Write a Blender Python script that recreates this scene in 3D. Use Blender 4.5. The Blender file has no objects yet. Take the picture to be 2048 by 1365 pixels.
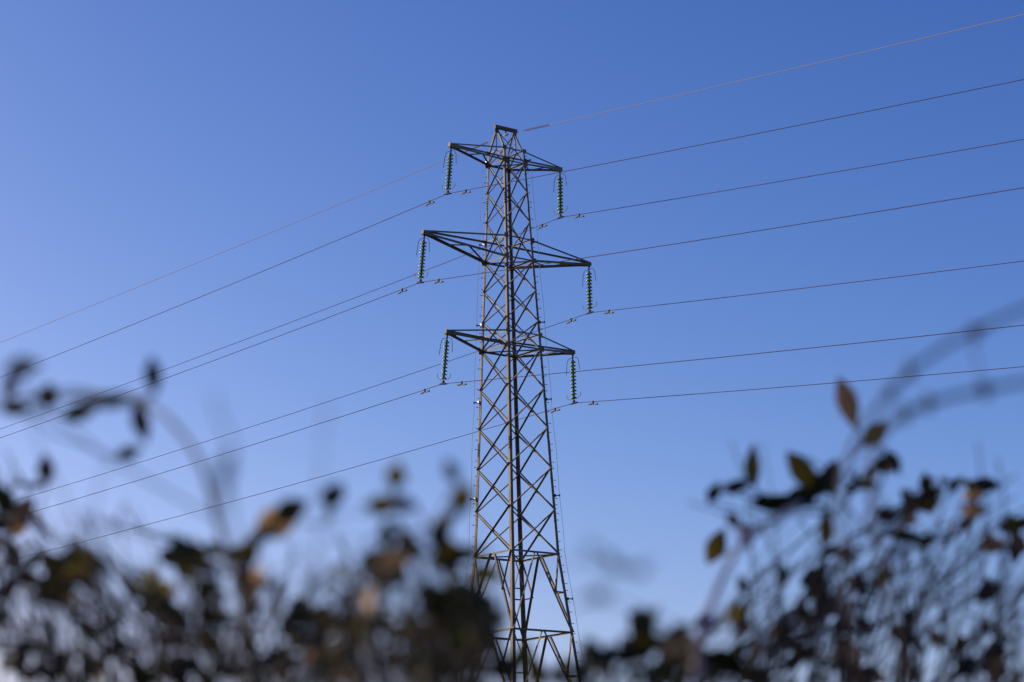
import bpy, bmesh, math, random
from mathutils import Vector, Matrix, Quaternion

# ------------------------------------------------------------------ camera, light, sky, exposure
scn = bpy.context.scene
C = scn.collection
EYE = Vector((0, 0, 1.6))
PITCH, ROLL, LENS = 0.23517, -0.025792, 85.0
FPX = LENS / 36 * 2048
_f = Vector((0, math.cos(PITCH), math.sin(PITCH)))
_u = Vector((0, -math.sin(PITCH), math.cos(PITCH)))
_r = Vector((1, 0, 0))
RIGHT = math.cos(ROLL) * _r + math.sin(ROLL) * _u
UP = -math.sin(ROLL) * _r + math.cos(ROLL) * _u
FWD = _f
cam = bpy.data.cameras.new("camera")
cam.lens, cam.sensor_width = LENS, 36
cam.clip_start, cam.clip_end = 0.05, 6000
cam.dof.use_dof = True
cam.dof.focus_distance = 95.5
cam.dof.aperture_fstop = 5.6
cam.dof.aperture_blades = 9
cam_o = bpy.data.objects.new("camera", cam)
C.objects.link(cam_o)
m = Matrix.Identity(4)
for i, v in enumerate((RIGHT, UP, -FWD)):
    for j in range(3):
        m[j][i] = v[j]
m.translation = EYE
cam_o.matrix_world = m
scn.camera = cam_o

SUN_EL, SUN_AZ = math.radians(20), math.radians(-73)          # azimuth from +Y towards +X
sd = Vector((math.sin(SUN_AZ) * math.cos(SUN_EL), math.cos(SUN_AZ) * math.cos(SUN_EL), math.sin(SUN_EL)))
sun = bpy.data.lights.new("sun", "SUN")
sun.energy, sun.angle, sun.color = 5.0, math.radians(0.5), (1.0, 0.83, 0.64)
sun_o = bpy.data.objects.new("sun", sun)
sun_o.rotation_euler = sd.to_track_quat('Z', 'Y').to_euler()
sun_o.location = (-30, 30, 60)
C.objects.link(sun_o)

world = bpy.data.worlds.new("World")
scn.world = world
world.use_nodes = True
wt = world.node_tree
bg = wt.nodes['Background']
sky = wt.nodes.new('ShaderNodeTexSky')
sky.sky_type = 'NISHITA'
sky.sun_disc = False
sky.sun_elevation, sky.sun_rotation = SUN_EL, SUN_AZ
sky.air_density, sky.dust_density, sky.ozone_density = 0.7, 1.6, 2.0
sc1 = wt.nodes.new('ShaderNodeVectorMath'); sc1.operation = 'SCALE'; sc1.inputs['Scale'].default_value = 0.1
sep = wt.nodes.new('ShaderNodeSeparateXYZ'); com = wt.nodes.new('ShaderNodeCombineXYZ')
wt.links.new(sky.outputs[0], sc1.inputs[0]); wt.links.new(sc1.outputs[0], sep.inputs[0])
for ch, top, gm, gain in ((0, 0.45, 2.12, 85.8), (1, 0.50, 1.68, 33.5), (2, 0.55, 1.17, 21.3)):   # the camera's tone curve per channel
    src = sep.outputs[ch]
    for op, val in (('MINIMUM', top), ('POWER', gm), ('MULTIPLY', gain)):
        nd = wt.nodes.new('ShaderNodeMath'); nd.operation = op; nd.inputs[1].default_value = val
        wt.links.new(src, nd.inputs[0]); src = nd.outputs[0]
    wt.links.new(src, com.inputs[ch])
wt.links.new(com.outputs[0], bg.inputs['Color'])
bg.inputs['Strength'].default_value = 0.05

vs = scn.view_settings
vs.view_transform, vs.look, vs.exposure, vs.gamma = 'Standard', 'None', 1.0, 1.0
scn.cycles.use_denoising = True
scn.cycles.denoiser = 'OPENIMAGEDENOISE'
scn.cycles.denoising_input_passes = 'RGB_ALBEDO_NORMAL'
scn.cycles.use_adaptive_sampling = False
scn.cycles.max_bounces = 6
scn.cycles.sample_clamp_indirect = 4.0

random.seed(11)
RND = random.Random(5)

# ------------------------------------------------------------------ helpers
def tag(o, label=None, cat=None, group=None, kind=None):
    if label: o['label'] = label
    if cat: o['category'] = cat
    if group: o['group'] = group
    if kind: o['kind'] = kind
    return o

def empty(name, loc):
    o = bpy.data.objects.new(name, None)
    o.empty_display_size = 0.2
    o.location = loc
    C.objects.link(o)
    return o

WLOC = {}
def link(name, me, parent=None, loc=None):
    """me has coordinates in world space unless loc is given; child offsets follow the parent's base."""
    o = bpy.data.objects.new(name, me)
    C.objects.link(o)
    if parent is not None:
        o.parent = parent
        base = WLOC[parent.name]
    else:
        base = Vector((0, 0, 0))
    w = Vector(loc) if loc is not None else Vector((0, 0, 0))
    o.location = w - base
    WLOC[o.name] = w
    return o

def root(name, loc, label, cat, group=None):
    o = empty(name, loc)
    WLOC[o.name] = Vector(loc)
    return tag(o, label, cat, group)

class MB:
    """collects shapes and builds ONE mesh"""
    def __init__(s):
        s.v, s.f, s.mi = [], [], []
    def add(s, verts, faces, mi=0):
        b = len(s.v)
        s.v += [tuple(p) for p in verts]
        s.f += [tuple(b + i for i in f) for f in faces]
        s.mi += [mi] * len(faces)
    def loft(s, rings, closed=True, mi=0):
        n = len(rings[0]); vs_, fs = [], []
        for r in rings: vs_ += r
        for k in range(len(rings) - 1):
            for i in range(n):
                j = (i + 1) % n
                fs.append((k*n+i, k*n+j, (k+1)*n+j, (k+1)*n+i))
        fs.append(tuple(range(n))[::-1]); fs.append(tuple((len(rings)-1)*n + i for i in range(n)))
        s.add(vs_, fs, mi)
    def angle(s, p1, p2, u, v, size, t=0.009):
        """rolled steel angle from p1 to p2, corner on that line, flanges along u and v"""
        p1, p2 = Vector(p1), Vector(p2)
        prof = [(0, 0), (size, 0), (size, t), (t, t), (t, size), (0, size)]
        s.loft([[p + u*a + v*b for a, b in prof] for p in (p1, p2)])
    def box(s, c, ax, ay, az, hx, hy, hz, mi=0):
        c = Vector(c)
        vs_ = [c + ax*hx*i + ay*hy*j + az*hz*k for i in (-1, 1) for j in (-1, 1) for k in (-1, 1)]
        s.add(vs_, [(0,1,3,2),(4,6,7,5),(0,4,5,1),(2,3,7,6),(0,2,6,4),(1,5,7,3)], mi)
    def tube(s, pts, rad, n=6, mi=0):
        pts = [Vector(p) for p in pts]
        rads = rad if isinstance(rad, (list, tuple)) else [rad]*len(pts)
        rings = []; ref = None
        for i, p in enumerate(pts):
            d = (pts[min(i+1, len(pts)-1)] - pts[max(i-1, 0)])
            d = d.normalized() if d.length > 1e-9 else Vector((0, 0, 1))
            if ref is None:
                ref = Vector((0, 0, 1)) if abs(d.z) < 0.9 else Vector((1, 0, 0))
            x = (ref - d*ref.dot(d)).normalized(); ref = x
            y = d.cross(x)
            rings.append([p + (x*math.cos(2*math.pi*k/n) + y*math.sin(2*math.pi*k/n))*rads[i] for k in range(n)])
        s.loft(rings, mi=mi)
    def lathe(s, prof, n=16, mi=0):
        s.loft([[Vector((r*math.cos(2*math.pi*k/n), r*math.sin(2*math.pi*k/n), z)) for k in range(n)] for r, z in prof], mi=mi)
    def mesh(s, name, mats, smooth=False, off=Vector((0, 0, 0))):
        me = bpy.data.meshes.new(name)
        me.from_pydata([(x-off.x, y-off.y, z-off.z) for x, y, z in s.v], [], s.f)
        for mt in (mats if isinstance(mats, (list, tuple)) else [mats]): me.materials.append(mt)
        for p, i in zip(me.polygons, s.mi):
            p.material_index = i; p.use_smooth = smooth
        bm = bmesh.new(); bm.from_mesh(me); bmesh.ops.recalc_face_normals(bm, faces=bm.faces); bm.to_mesh(me); bm.free()
        return me
    def build(s, name, mats, parent=None, smooth=False, at=None):
        """mesh in world coordinates; its origin goes to `at`"""
        at = Vector(at) if at is not None else (WLOC[parent.name] if parent else Vector((0, 0, 0)))
        return link(name, s.mesh(name, mats, smooth, at), parent, at)

# ------------------------------------------------------------------ materials
def mat(name, col, rough=0.6, metal=0.0, var=0.25, scale=8.0, trans=0.0, spec=0.5, ior=1.45, col2=None, bump=0.0, thin=None):
    mt = bpy.data.materials.new(name); mt.use_nodes = True
    nt = mt.node_tree; b = nt.nodes['Principled BSDF']
    b.inputs['Roughness'].default_value = rough
    b.inputs['Metallic'].default_value = metal
    b.inputs['Transmission Weight'].default_value = trans
    b.inputs['Specular IOR Level'].default_value = spec
    b.inputs['IOR'].default_value = ior
    tc = nt.nodes.new('ShaderNodeTexCoord'); nz = nt.nodes.new('ShaderNodeTexNoise')
    nz.inputs['Scale'].default_value = scale; nz.inputs['Detail'].default_value = 4
    nt.links.new(tc.outputs['Object'], nz.inputs['Vector'])
    rp = nt.nodes.new('ShaderNodeValToRGB')
    c2 = col2 or tuple(c*(1-var) for c in col)
    rp.color_ramp.elements[0].position = 0.35; rp.color_ramp.elements[1].position = 0.65
    rp.color_ramp.elements[0].color = (*c2, 1); rp.color_ramp.elements[1].color = (*col, 1)
    nt.links.new(nz.outputs['Fac'], rp.inputs['Fac'])
    nt.links.new(rp.outputs['Color'], b.inputs['Base Color'])
    if bump:
        bp = nt.nodes.new('ShaderNodeBump'); bp.inputs['Strength'].default_value = bump
        nt.links.new(nz.outputs['Fac'], bp.inputs['Height']); nt.links.new(bp.outputs[0], b.inputs['Normal'])
    if thin:                                               # leaves let light through
        tr = nt.nodes.new('ShaderNodeBsdfTranslucent'); mx = nt.nodes.new('ShaderNodeMixShader')
        mx.inputs[0].default_value = thin[0]; tr.inputs['Color'].default_value = (*thin[1], 1)
        nt.links.new(b.outputs[0], mx.inputs[1]); nt.links.new(tr.outputs[0], mx.inputs[2])
        nt.links.new(mx.outputs[0], nt.nodes['Material Output'].inputs['Surface'])
    return mt

M = dict(
    steel=mat('painted_steel', (0.165, 0.148, 0.120), 0.7, 0.0, 0.3, 3.0, spec=0.12),
    fitting=mat('forged_fitting', (0.012, 0.011, 0.011), 0.7, 0.0, spec=0.1),
    glass=mat('green_glass', (0.26, 0.42, 0.12), 0.2, 0.0, 0.1, 4.0, trans=0.5, ior=1.45, spec=0.35),
    alu=mat('weathered_conductor', (0.040, 0.019, 0.016), 0.8, 0.0, 0.15, 2.0, spec=0.06),
    galv=mat('bright_earth_wire', (0.19, 0.165, 0.16), 0.8, 0.0, 0.1, 2.0, spec=0.03),
    damper=mat('damper_casting', (0.11, 0.09, 0.065), 0.6, 0.0, spec=0.15),
    cable=mat('pale_cable_sheath', (0.8, 0.8, 0.82), 0.5),
    bracket=mat('bracket_plastic', (0.05, 0.06, 0.09), 0.5),
    clip_sunlit=mat('sunlit_white_clip', (0.6, 0.58, 0.56), 0.4, var=0.05),  # sunlight put into the colour of the left leg's clips
    ground=mat('rough_grass_ground', (0.02, 0.027, 0.012), 0.9, 0, 0.5, 0.7, bump=0.3),
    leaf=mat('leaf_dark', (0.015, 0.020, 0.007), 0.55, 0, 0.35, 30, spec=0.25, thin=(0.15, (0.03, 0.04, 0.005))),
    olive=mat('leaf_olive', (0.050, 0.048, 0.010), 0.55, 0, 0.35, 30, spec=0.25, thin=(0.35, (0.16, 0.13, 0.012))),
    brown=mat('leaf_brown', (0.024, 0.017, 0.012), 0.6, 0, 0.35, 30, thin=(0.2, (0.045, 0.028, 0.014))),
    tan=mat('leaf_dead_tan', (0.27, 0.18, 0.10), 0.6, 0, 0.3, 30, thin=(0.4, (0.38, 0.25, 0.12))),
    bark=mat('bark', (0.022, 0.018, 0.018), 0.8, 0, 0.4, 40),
    cane=mat('cane_bark', (0.40, 0.29, 0.29), 0.6, 0, 0.35, 25),
)

# every steel member weathered a little differently, with dull rust-brown patches
_nt = M['steel'].node_tree
_b = _nt.nodes['Principled BSDF']
_src = _b.inputs['Base Color'].links[0].from_socket
_oi = _nt.nodes.new('ShaderNodeObjectInfo'); _mr = _nt.nodes.new('ShaderNodeMapRange')
_mr.inputs['To Min'].default_value, _mr.inputs['To Max'].default_value = 0.72, 1.22
_nt.links.new(_oi.outputs['Random'], _mr.inputs['Value'])
_vm = _nt.nodes.new('ShaderNodeVectorMath'); _vm.operation = 'SCALE'
_nt.links.new(_src, _vm.inputs[0]); _nt.links.new(_mr.outputs['Result'], _vm.inputs['Scale'])
_tc = _nt.nodes.new('ShaderNodeTexCoord'); _n2 = _nt.nodes.new('ShaderNodeTexNoise'); _n2.inputs['Scale'].default_value = 1.1; _n2.inputs['Detail'].default_value = 8
_nt.links.new(_tc.outputs['Object'], _n2.inputs['Vector'])
_r2 = _nt.nodes.new('ShaderNodeMapRange'); _r2.inputs['From Min'].default_value, _r2.inputs['From Max'].default_value = 0.56, 0.70
_nt.links.new(_n2.outputs['Fac'], _r2.inputs['Value'])
_mx = _nt.nodes.new('ShaderNodeMix'); _mx.data_type = 'RGBA'; _mx.inputs[7].default_value = (0.090, 0.074, 0.058, 1)
_nt.links.new(_r2.outputs['Result'], _mx.inputs[0]); _nt.links.new(_vm.outputs[0], _mx.inputs[6])
_nt.links.new(_mx.outputs[2], _b.inputs['Base Color'])

# ------------------------------------------------------------------ ground
gmb = MB()
N = 60; SZ = 3000.0
gv = [((i/N-0.5)*2*SZ, (j/N-0.5)*2*SZ+1000, 0) for j in range(N+1) for i in range(N+1)]
gmb.add(gv, [(j*(N+1)+i, j*(N+1)+i+1, (j+1)*(N+1)+i+1, (j+1)*(N+1)+i) for j in range(N) for i in range(N)])
tag(gmb.build('ground', M['ground']), kind='structure')

# ------------------------------------------------------------------ pylon
PSI = 0.68011
A = Vector((math.cos(PSI), math.sin(PSI), 0))        # crossarm direction, away from the camera
L = Vector((math.sin(PSI), -math.cos(PSI), 0))       # line direction, towards the camera's right
Z = Vector((0, 0, 1))
TC = Vector((-0.0364, 93.392, 0))
G = 1.6
LV = dict(Tt=30.2277, Tb=29.7014, a1=28.4955, a2=27.2568, Mt=26.4951, Mb=25.6302, b1=24.4018, b2=23.1317, Bt=22.5624,
          Bb=21.9834, c1=20.3932, c2=18.8175, c3=17.2108, c4=15.5389, W=13.7897, K=10.7256)
LV = {k: v+G for k, v in LV.items()}
LV['K2'], LV['K3'] = 8.9, 4.9
wT, wW, wK = 0.51268, 1.15311, 1.45712
def half(z):
    if z >= LV['W']: return wT + (LV['Tb']-z)/(LV['Tb']-LV['W'])*(wW-wT)
    return wW + (LV['W']-z)*(wK-wW)/(LV['W']-LV['K'])
SG = dict(L=(-1, -1), F=(-1, 1), R=(1, 1), B=(1, -1))
def node(leg, z, out=0.0):
    w = half(z) + out
    return TC + A*SG[leg][0]*w + L*SG[leg][1]*w + Z*z
FACES = [('L', 'F', -A), ('F', 'R', L), ('R', 'B', A), ('B', 'L', -L)]   # left leg, right leg seen from outside, normal

pyl = root('electricity_pylon', TC, 'tall grey steel lattice electricity pylon with six crossarms standing behind the hedge', 'pylon')
OUT = 0.035
leg_objs = {}
for lg in 'LFRB':
    sa, sl = SG[lg]
    mb = MB(); rings = []
    for z, s in ((0, 0.15), (LV['K'], 0.14), (LV['W'], 0.13), (LV['Bb'], 0.115), (LV['Mb'], 0.10), (LV['Tb'], 0.088), (LV['Tt'], 0.08)):
        c = node(lg, z, OUT); u, v = -A*sa, -L*sl; t = 0.012
        rings.append([c + u*a + v*b for a, b in ((0, 0), (s, 0), (s, t), (t, t), (t, s), (0, s))])
    mb.loft(rings)
    # splice plates with bolt heads
    for z in (LV['c2']-0.8, LV['b2']-0.5, LV['a1']-0.4):
        p = node(lg, z, OUT); s = 0.10
        dz = node(lg, z+1, OUT)-node(lg, z, OUT)
        dz.normalize()
        mb.box(p - L*sl*s*0.5 + A*sa*0.008, L, A, dz, s*0.42, 0.006, 0.26)
        mb.box(p - A*sa*s*0.5 + L*sl*0.008, A, L, dz, s*0.42, 0.006, 0.26)
        for k in range(-2, 3):
            mb.box(p - L*sl*s*0.5 + A*sa*0.022 + dz*k*0.1, L, A, dz, 0.014, 0.012, 0.014)
            mb.box(p - A*sa*s*0.5 + L*sl*0.022 + dz*k*0.1, A, L, dz, 0.014, 0.012, 0.014)
    leg_objs[lg] = mb.build('leg', M['steel'], pyl)

# step bolts on two legs (sub-parts of those legs)
for lg in 'LR':
    sa, sl = SG[lg]
    me = {}
    for k, d in enumerate((A*sa, L*sl)):
        mb = MB(); mb.tube([Vector((0, 0, 0)), d*0.15], 0.009, 5); mb.box(d*0.15, A, L, Z, 0.016, 0.016, 0.016)
        me[k] = mb.mesh('step_bolt', M['fitting'])
    z = 9.5; k = 0; rr = random.Random(3 if lg == 'L' else 8)
    while z < LV['Tt'] - 0.2:
        k += 1
        d_other = (-L*sl, -A*sa)[k % 2]
        link('step_bolt', me[k % 2], leg_objs[lg], node(lg, z, OUT) + d_other*0.055)
        z += 0.30 if rr.random() < 0.4 else 0.42

def brace_size(z): return 0.043 + (LV['Tb']-z)/(LV['Tb']-LV['W'])*0.019
def face_brace(name, p1, p2, nrm, size, outward, parent=pyl, mat_=None):
    """angle lying in a face: flat flange in the face, the other on its upper edge standing outward or inward"""
    ax = (p2-p1).normalized()
    dn = ax.cross(nrm).normalized()
    if dn.z > 0: dn = -dn                          # in the face, pointing down
    off = nrm*(OUT + 0.003) if outward else nrm*(OUT - 0.016)
    v = nrm if outward else -nrm
    mb = MB()
    mb.angle(p1 + off - dn*size*0.5, p2 + off - dn*size*0.5, dn, v, size, 0.008)
    return mb.build(name, mat_ or M['steel'], parent)

order = ['Tb', 'a1', 'a2', 'Mb', 'b1', 'b2', 'Bb', 'c1', 'c2', 'c3', 'c4', 'W']
for hi, lo in zip(order[:-1], order[1:]):
    zh, zl = LV[hi], LV[lo]
    s = brace_size((zh+zl)/2)
    for lf, rt, nrm in FACES:
        face_brace('cross_brace', node(lf, zh), node(rt, zl), nrm, s, False)
        face_brace('cross_brace', node(rt, zh), node(lf, zl), nrm, s, True)

def flat_strut(name, p1, p2, nrm, size, parent=pyl, up=False):
    mb = MB()
    d = Z if up else -Z
    mb.angle(p1 + nrm*(OUT-0.030) - d*size*0.5, p2 + nrm*(OUT-0.030) - d*size*0.5, d, -nrm, size, 0.008)
    return mb.build(name, M['steel'], parent)

# horizontal frames
for nm, s in (('Tt', 0.05), ('Tb', 0.06), ('Mt', 0.055), ('Mb', 0.065), ('Bt', 0.055), ('Bb', 0.07), ('W', 0.075), ('K', 0.08), ('K2', 0.08), ('K3', 0.08)):
    z = LV[nm]
    for lf, rt, nrm in FACES:
        flat_strut('horizontal_strut', node(lf, z), node(rt, z), nrm, s)
    if nm in ('Tb', 'Mb', 'Bb', 'W'):
        mb = MB(); p1, p2 = node('L', z), node('R', z)
        mb.angle(p1 - Z*0.05, p2 - Z*0.05, Z, L, 0.055, 0.007)
        mb.build('plan_brace', M['steel'], pyl)

# inverted-V lattice of the shallow top panel
for lf, rt, nrm in FACES:
    mid = (node(lf, LV['Tt']) + node(rt, LV['Tt']))*0.5
    face_brace('short_brace', mid, node(lf, LV['Tb']), nrm, 0.042, True)
    face_brace('short_brace', mid, node(rt, LV['Tb']), nrm, 0.042, False)

# K panels under the waist
for hi, lo in (('W', 'K'), ('K', 'K2'), ('K2', 'K3'), ('K3', None)):
    zh = LV[hi]; zl = LV[lo] if lo else 0.0
    for lf, rt, nrm in FACES:
        mid = (node(lf, zh) + node(rt, zh))*0.5
        for leg, outw in ((lf, True), (rt, False)):
            foot = node(leg, zl)
            ap = mid + (node(leg, zh)-mid).normalized()*0.06
            face_brace('diagonal_brace', ap, foot, nrm, 0.075, outw)
            hm = ap.lerp(foot, 0.49)
            top = node(leg, zh); q = node(leg, hm.z)
            face_brace('tie_brace', top, hm, nrm, 0.05, not outw)
            flat_strut('tie_strut', q, hm, nrm, 0.05)

# crossarms
TIP = {}
arm_words = dict(T='top', M='middle', B='bottom')
for key, reach, dz, cs in (('T', 2.8107, 0.3235, 0.075), ('M', 4.2100, 0.5651, 0.095), ('B', 3.1793, 0.3499, 0.085)):
    zt, zb = LV[key+'t'], LV[key+'b']
    for sgn in (-1, 1):
        n_leg, f_leg = ('F', 'L') if sgn < 0 else ('R', 'B')     # near-line-side and far-line-side legs of this arm
        tip = TC + A*sgn*reach + Z*(zb+dz)
        TIP[key+('L' if sgn < 0 else 'R')] = tip
        mb = MB()                                            # the arm's own mesh: tip gusset box
        ax = ((node('F', zb)+node('L', zb))*0.5 + Z*0.05 - tip).normalized() if sgn < 0 else ((node('R', zb)+node('B', zb))*0.5 + Z*0.05 - tip).normalized()
        side = L; upv = ax.cross(side).normalized()
        if upv.z < 0: upv = -upv
        mb.box(tip + ax*0.12, ax, side, upv, 0.20, 0.055, 0.006)
        for q in (-1, 1):
            mb.box(tip + ax*0.16 + side*q*0.062 - upv*0.02, ax, side, upv, 0.24, 0.006, 0.085)
        mb.box(tip - ax*0.085, ax, side, upv, 0.006, 0.068, 0.085)
        mb.box(tip - upv*0.11, side, ax, upv, 0.012, 0.05, 0.05)
        arm = mb.build('crossarm', M['steel'], pyl)
        ends = {}
        for leg, ls in ((n_leg, 1), (f_leg, -1)):
            pb = node(leg, zb); t0 = tip + L*ls*0.05 - Z*0.04
            ends[leg] = (t0, pb)
            m2 = MB(); axis = (pb-t0).normalized(); u = -(Z - axis*Z.dot(axis)).normalized()
            inn = -L*ls; inn = (inn - axis*inn.dot(axis)); inn = (inn - u*inn.dot(u)).normalized()
            m2.angle(t0 - u*cs*0.5, pb - u*cs*0.5 + axis*0.12, u, inn, cs, 0.009)
            m2.build('bottom_chord', M['steel'], arm)
            pt = node(leg, zt); t1 = tip + L*ls*0.045 + Z*0.05
            m2 = MB(); axis = (pt-t1).normalized(); u = -(Z - axis*Z.dot(axis)).normalized()
            inn = -L*ls; inn = (inn - axis*inn.dot(axis)); inn = (inn - u*inn.dot(u)).normalized()
            cs2 = cs*0.72
            m2.angle(t1 - u*cs2*0.5, pt - u*cs2*0.5 + axis*0.05, u, inn, cs2, 0.008)
            m2.build('top_chord', M['steel'], arm)
            # gusset plates at the leg
            fn = L*ls
            for zz, hs in ((zt, 0.10), (zb, 0.12)):
                m2 = MB(); m2.box(node(leg, zz) + fn*(OUT+0.012) + A*sgn*0.02, A, fn, Z, hs, 0.005, hs*0.85)
                m2.build('gusset_plate', M['steel'], arm)
        # bottom plane lacing: one strut between the chords, one diagonal to a leg
        fr = 0.50 if key != 'M' else 0.45
        q1 = ends[n_leg][0].lerp(ends[n_leg][1], fr + (0.08 if sgn < 0 else -0.08))
        q2 = ends[f_leg][0].lerp(ends[f_leg][1], fr - (0.08 if sgn < 0 else -0.08))
        axs = (q2-q1).normalized(); hz = axs.cross(Z).normalized()
        if hz.dot(A) * -1 < 0: hz = -hz                      # flat flange towards the -A side
        m2 = MB(); m2.angle(q1 + Z*0.03, q2 + Z*0.03, -Z, -hz, 0.055, 0.007); m2.build('lacing_strut', M['steel'], arm)
        q = q1 if sgn < 0 else q2
        leg = f_leg if sgn < 0 else n_leg
        e = node(leg, zb); axs = (e-q).normalized(); hz = axs.cross(Z).normalized()
        m2 = MB(); m2.angle(q, e, -Z, hz, 0.05, 0.007); m2.build('lacing_diagonal', M['steel'], arm)

# earth wire peak
BZ = 31.2257 + G; BH = 0.4576
PE = {-1: TC - A*BH + Z*BZ, 1: TC + A*BH + Z*BZ}
mb = MB()
for q in (-1, 1):
    mb.box(TC + Z*BZ + L*q*0.05, A, L, Z, BH+0.10, 0.006, 0.065)
mb.box(TC + Z*(BZ+0.065), A, L, Z, BH+0.10, 0.060, 0.005)
for s_ in (-1, 1):
    mb.box(PE[s_] - Z*0.12, A, L, Z, 0.10, 0.008, 0.12)
    mb.box(PE[s_] + A*s_*0.105, L, A, Z, 0.058, 0.005, 0.085)
peak = mb.build('earth_wire_beam', M['steel'], pyl)
def pstrut(p1, p2, size, nrm):
    ax = (p2-p1).normalized(); v = (nrm - ax*nrm.dot(ax)).normalized(); u = ax.cross(v)
    m2 = MB(); m2.angle(p1, p2, u, -v, size, 0.008); m2.build('peak_strut', M['steel'], peak)
mid = {f[:2]: (node(f[0], LV['Tt']) + node(f[1], LV['Tt']))*0.5 for f in FACES}
pstrut(PE[-1] - Z*0.05, node('L', LV['Tt']), 0.07, -A)
pstrut(PE[-1] - Z*0.05, node('F', LV['Tt']), 0.07, -A)
pstrut(PE[1] - Z*0.05, node('R', LV['Tt']), 0.07, L)
pstrut(PE[1] - Z*0.05, node('B', LV['Tt']), 0.07, L)
pstrut(PE[-1] - Z*0.1, mid[('L', 'F')], 0.045, L)
pstrut(PE[1] - Z*0.1, mid[('R', 'B')], 0.045, -A)
pstrut(PE[-1] - Z*0.1, mid[('F', 'R')], 0.045, L)
pstrut(PE[1] - Z*0.1, mid[('B', 'L')], 0.045, -A)

# down-lead cables standing off two legs on brackets
for lg in 'LR':
    sa, sl = SG[lg]
    od = (A*sa - L*0.0 + L*sl*1.0)
    od = (A*sa + L*sl).normalized()*0.21
    mb = MB(); pts = []
    zs = [LV['Tt']-0.35 - i*0.8 for i in range(39)]
    rr = random.Random(4)
    for i, z in enumerate(zs):
        if z < 0.3: break
        pts.append(node(lg, z, OUT) + od + A*0.02*math.sin(i*1.7+sa) )
    mb.tube(pts, 0.009, 5)
    cb = mb.build('downlead_cable', M['cable'], pyl)
    for z in [LV['Tt']-0.38, LV['Mt']-0.1, LV['b2']-0.05, LV['c1']-0.45, LV['c4']+0.55, LV['K']+1.3, LV['K2']-0.4]:
        p = node(lg, z, OUT)
        m2 = MB(); dr = od.normalized(); sd_ = dr.cross(Z)
        m2.box(p + od*0.45, dr, sd_, Z, 0.10, 0.014, 0.02)
        m2.box(p + od*0.97, dr, sd_, Z, 0.02, 0.03, 0.045)
        br = m2.build('standoff_bracket', M['bracket'], cb)
        m2 = MB(); m2.box(p + dr*0.02 - A*0.02, A, L, Z, 0.03, 0.05, 0.055)
        m2.build('bracket_clip', M['clip_sunlit'] if lg == 'L' else M['bracket'], br)  # left clips coloured as sunlit, the same clips on the right kept dark

# ------------------------------------------------------------------ insulator strings
CL = dict(TL=(-2.396, 91.84, 28.074), TR=(2.122, 95.193, 27.959), ML=(-3.506, 90.988, 24.241), MR=(3.22, 96.061, 24.124),
          BL=(-2.713, 91.645, 20.323), BR=(2.434, 95.393, 20.219))
CL = {k: Vector(v)+Z*G for k, v in CL.items()}
words_ = dict(TL='left tip of the top crossarm', TR='right tip of the top crossarm', ML='left tip of the middle crossarm, the longest',
              MR='right tip of the middle crossarm, the longest', BL='left tip of the bottom crossarm', BR='right tip of the bottom crossarm')
gl = MB()
gl.lathe([(0.030, 0.0), (0.050, -0.004), (0.085, -0.016), (0.115, -0.040), (0.127, -0.062), (0.124, -0.068), (0.112, -0.058), (0.104, -0.046),
          (0.094, -0.062), (0.086, -0.062), (0.080, -0.042), (0.066, -0.060), (0.058, -0.060), (0.050, -0.036), (0.02, -0.036)], 20)
disc_me = gl.mesh('glass_disc', M['glass'], True)
cp = MB(); cp.lathe([(0.012, 0.062), (0.034, 0.060), (0.043, 0.045), (0.046, 0.004), (0.030, -0.001), (0.012, -0.03), (0.011, -0.09), (0.002, -0.092)], 12)
cap_me = cp.mesh('disc_cap', M['fitting'], True)
ph = root
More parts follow.
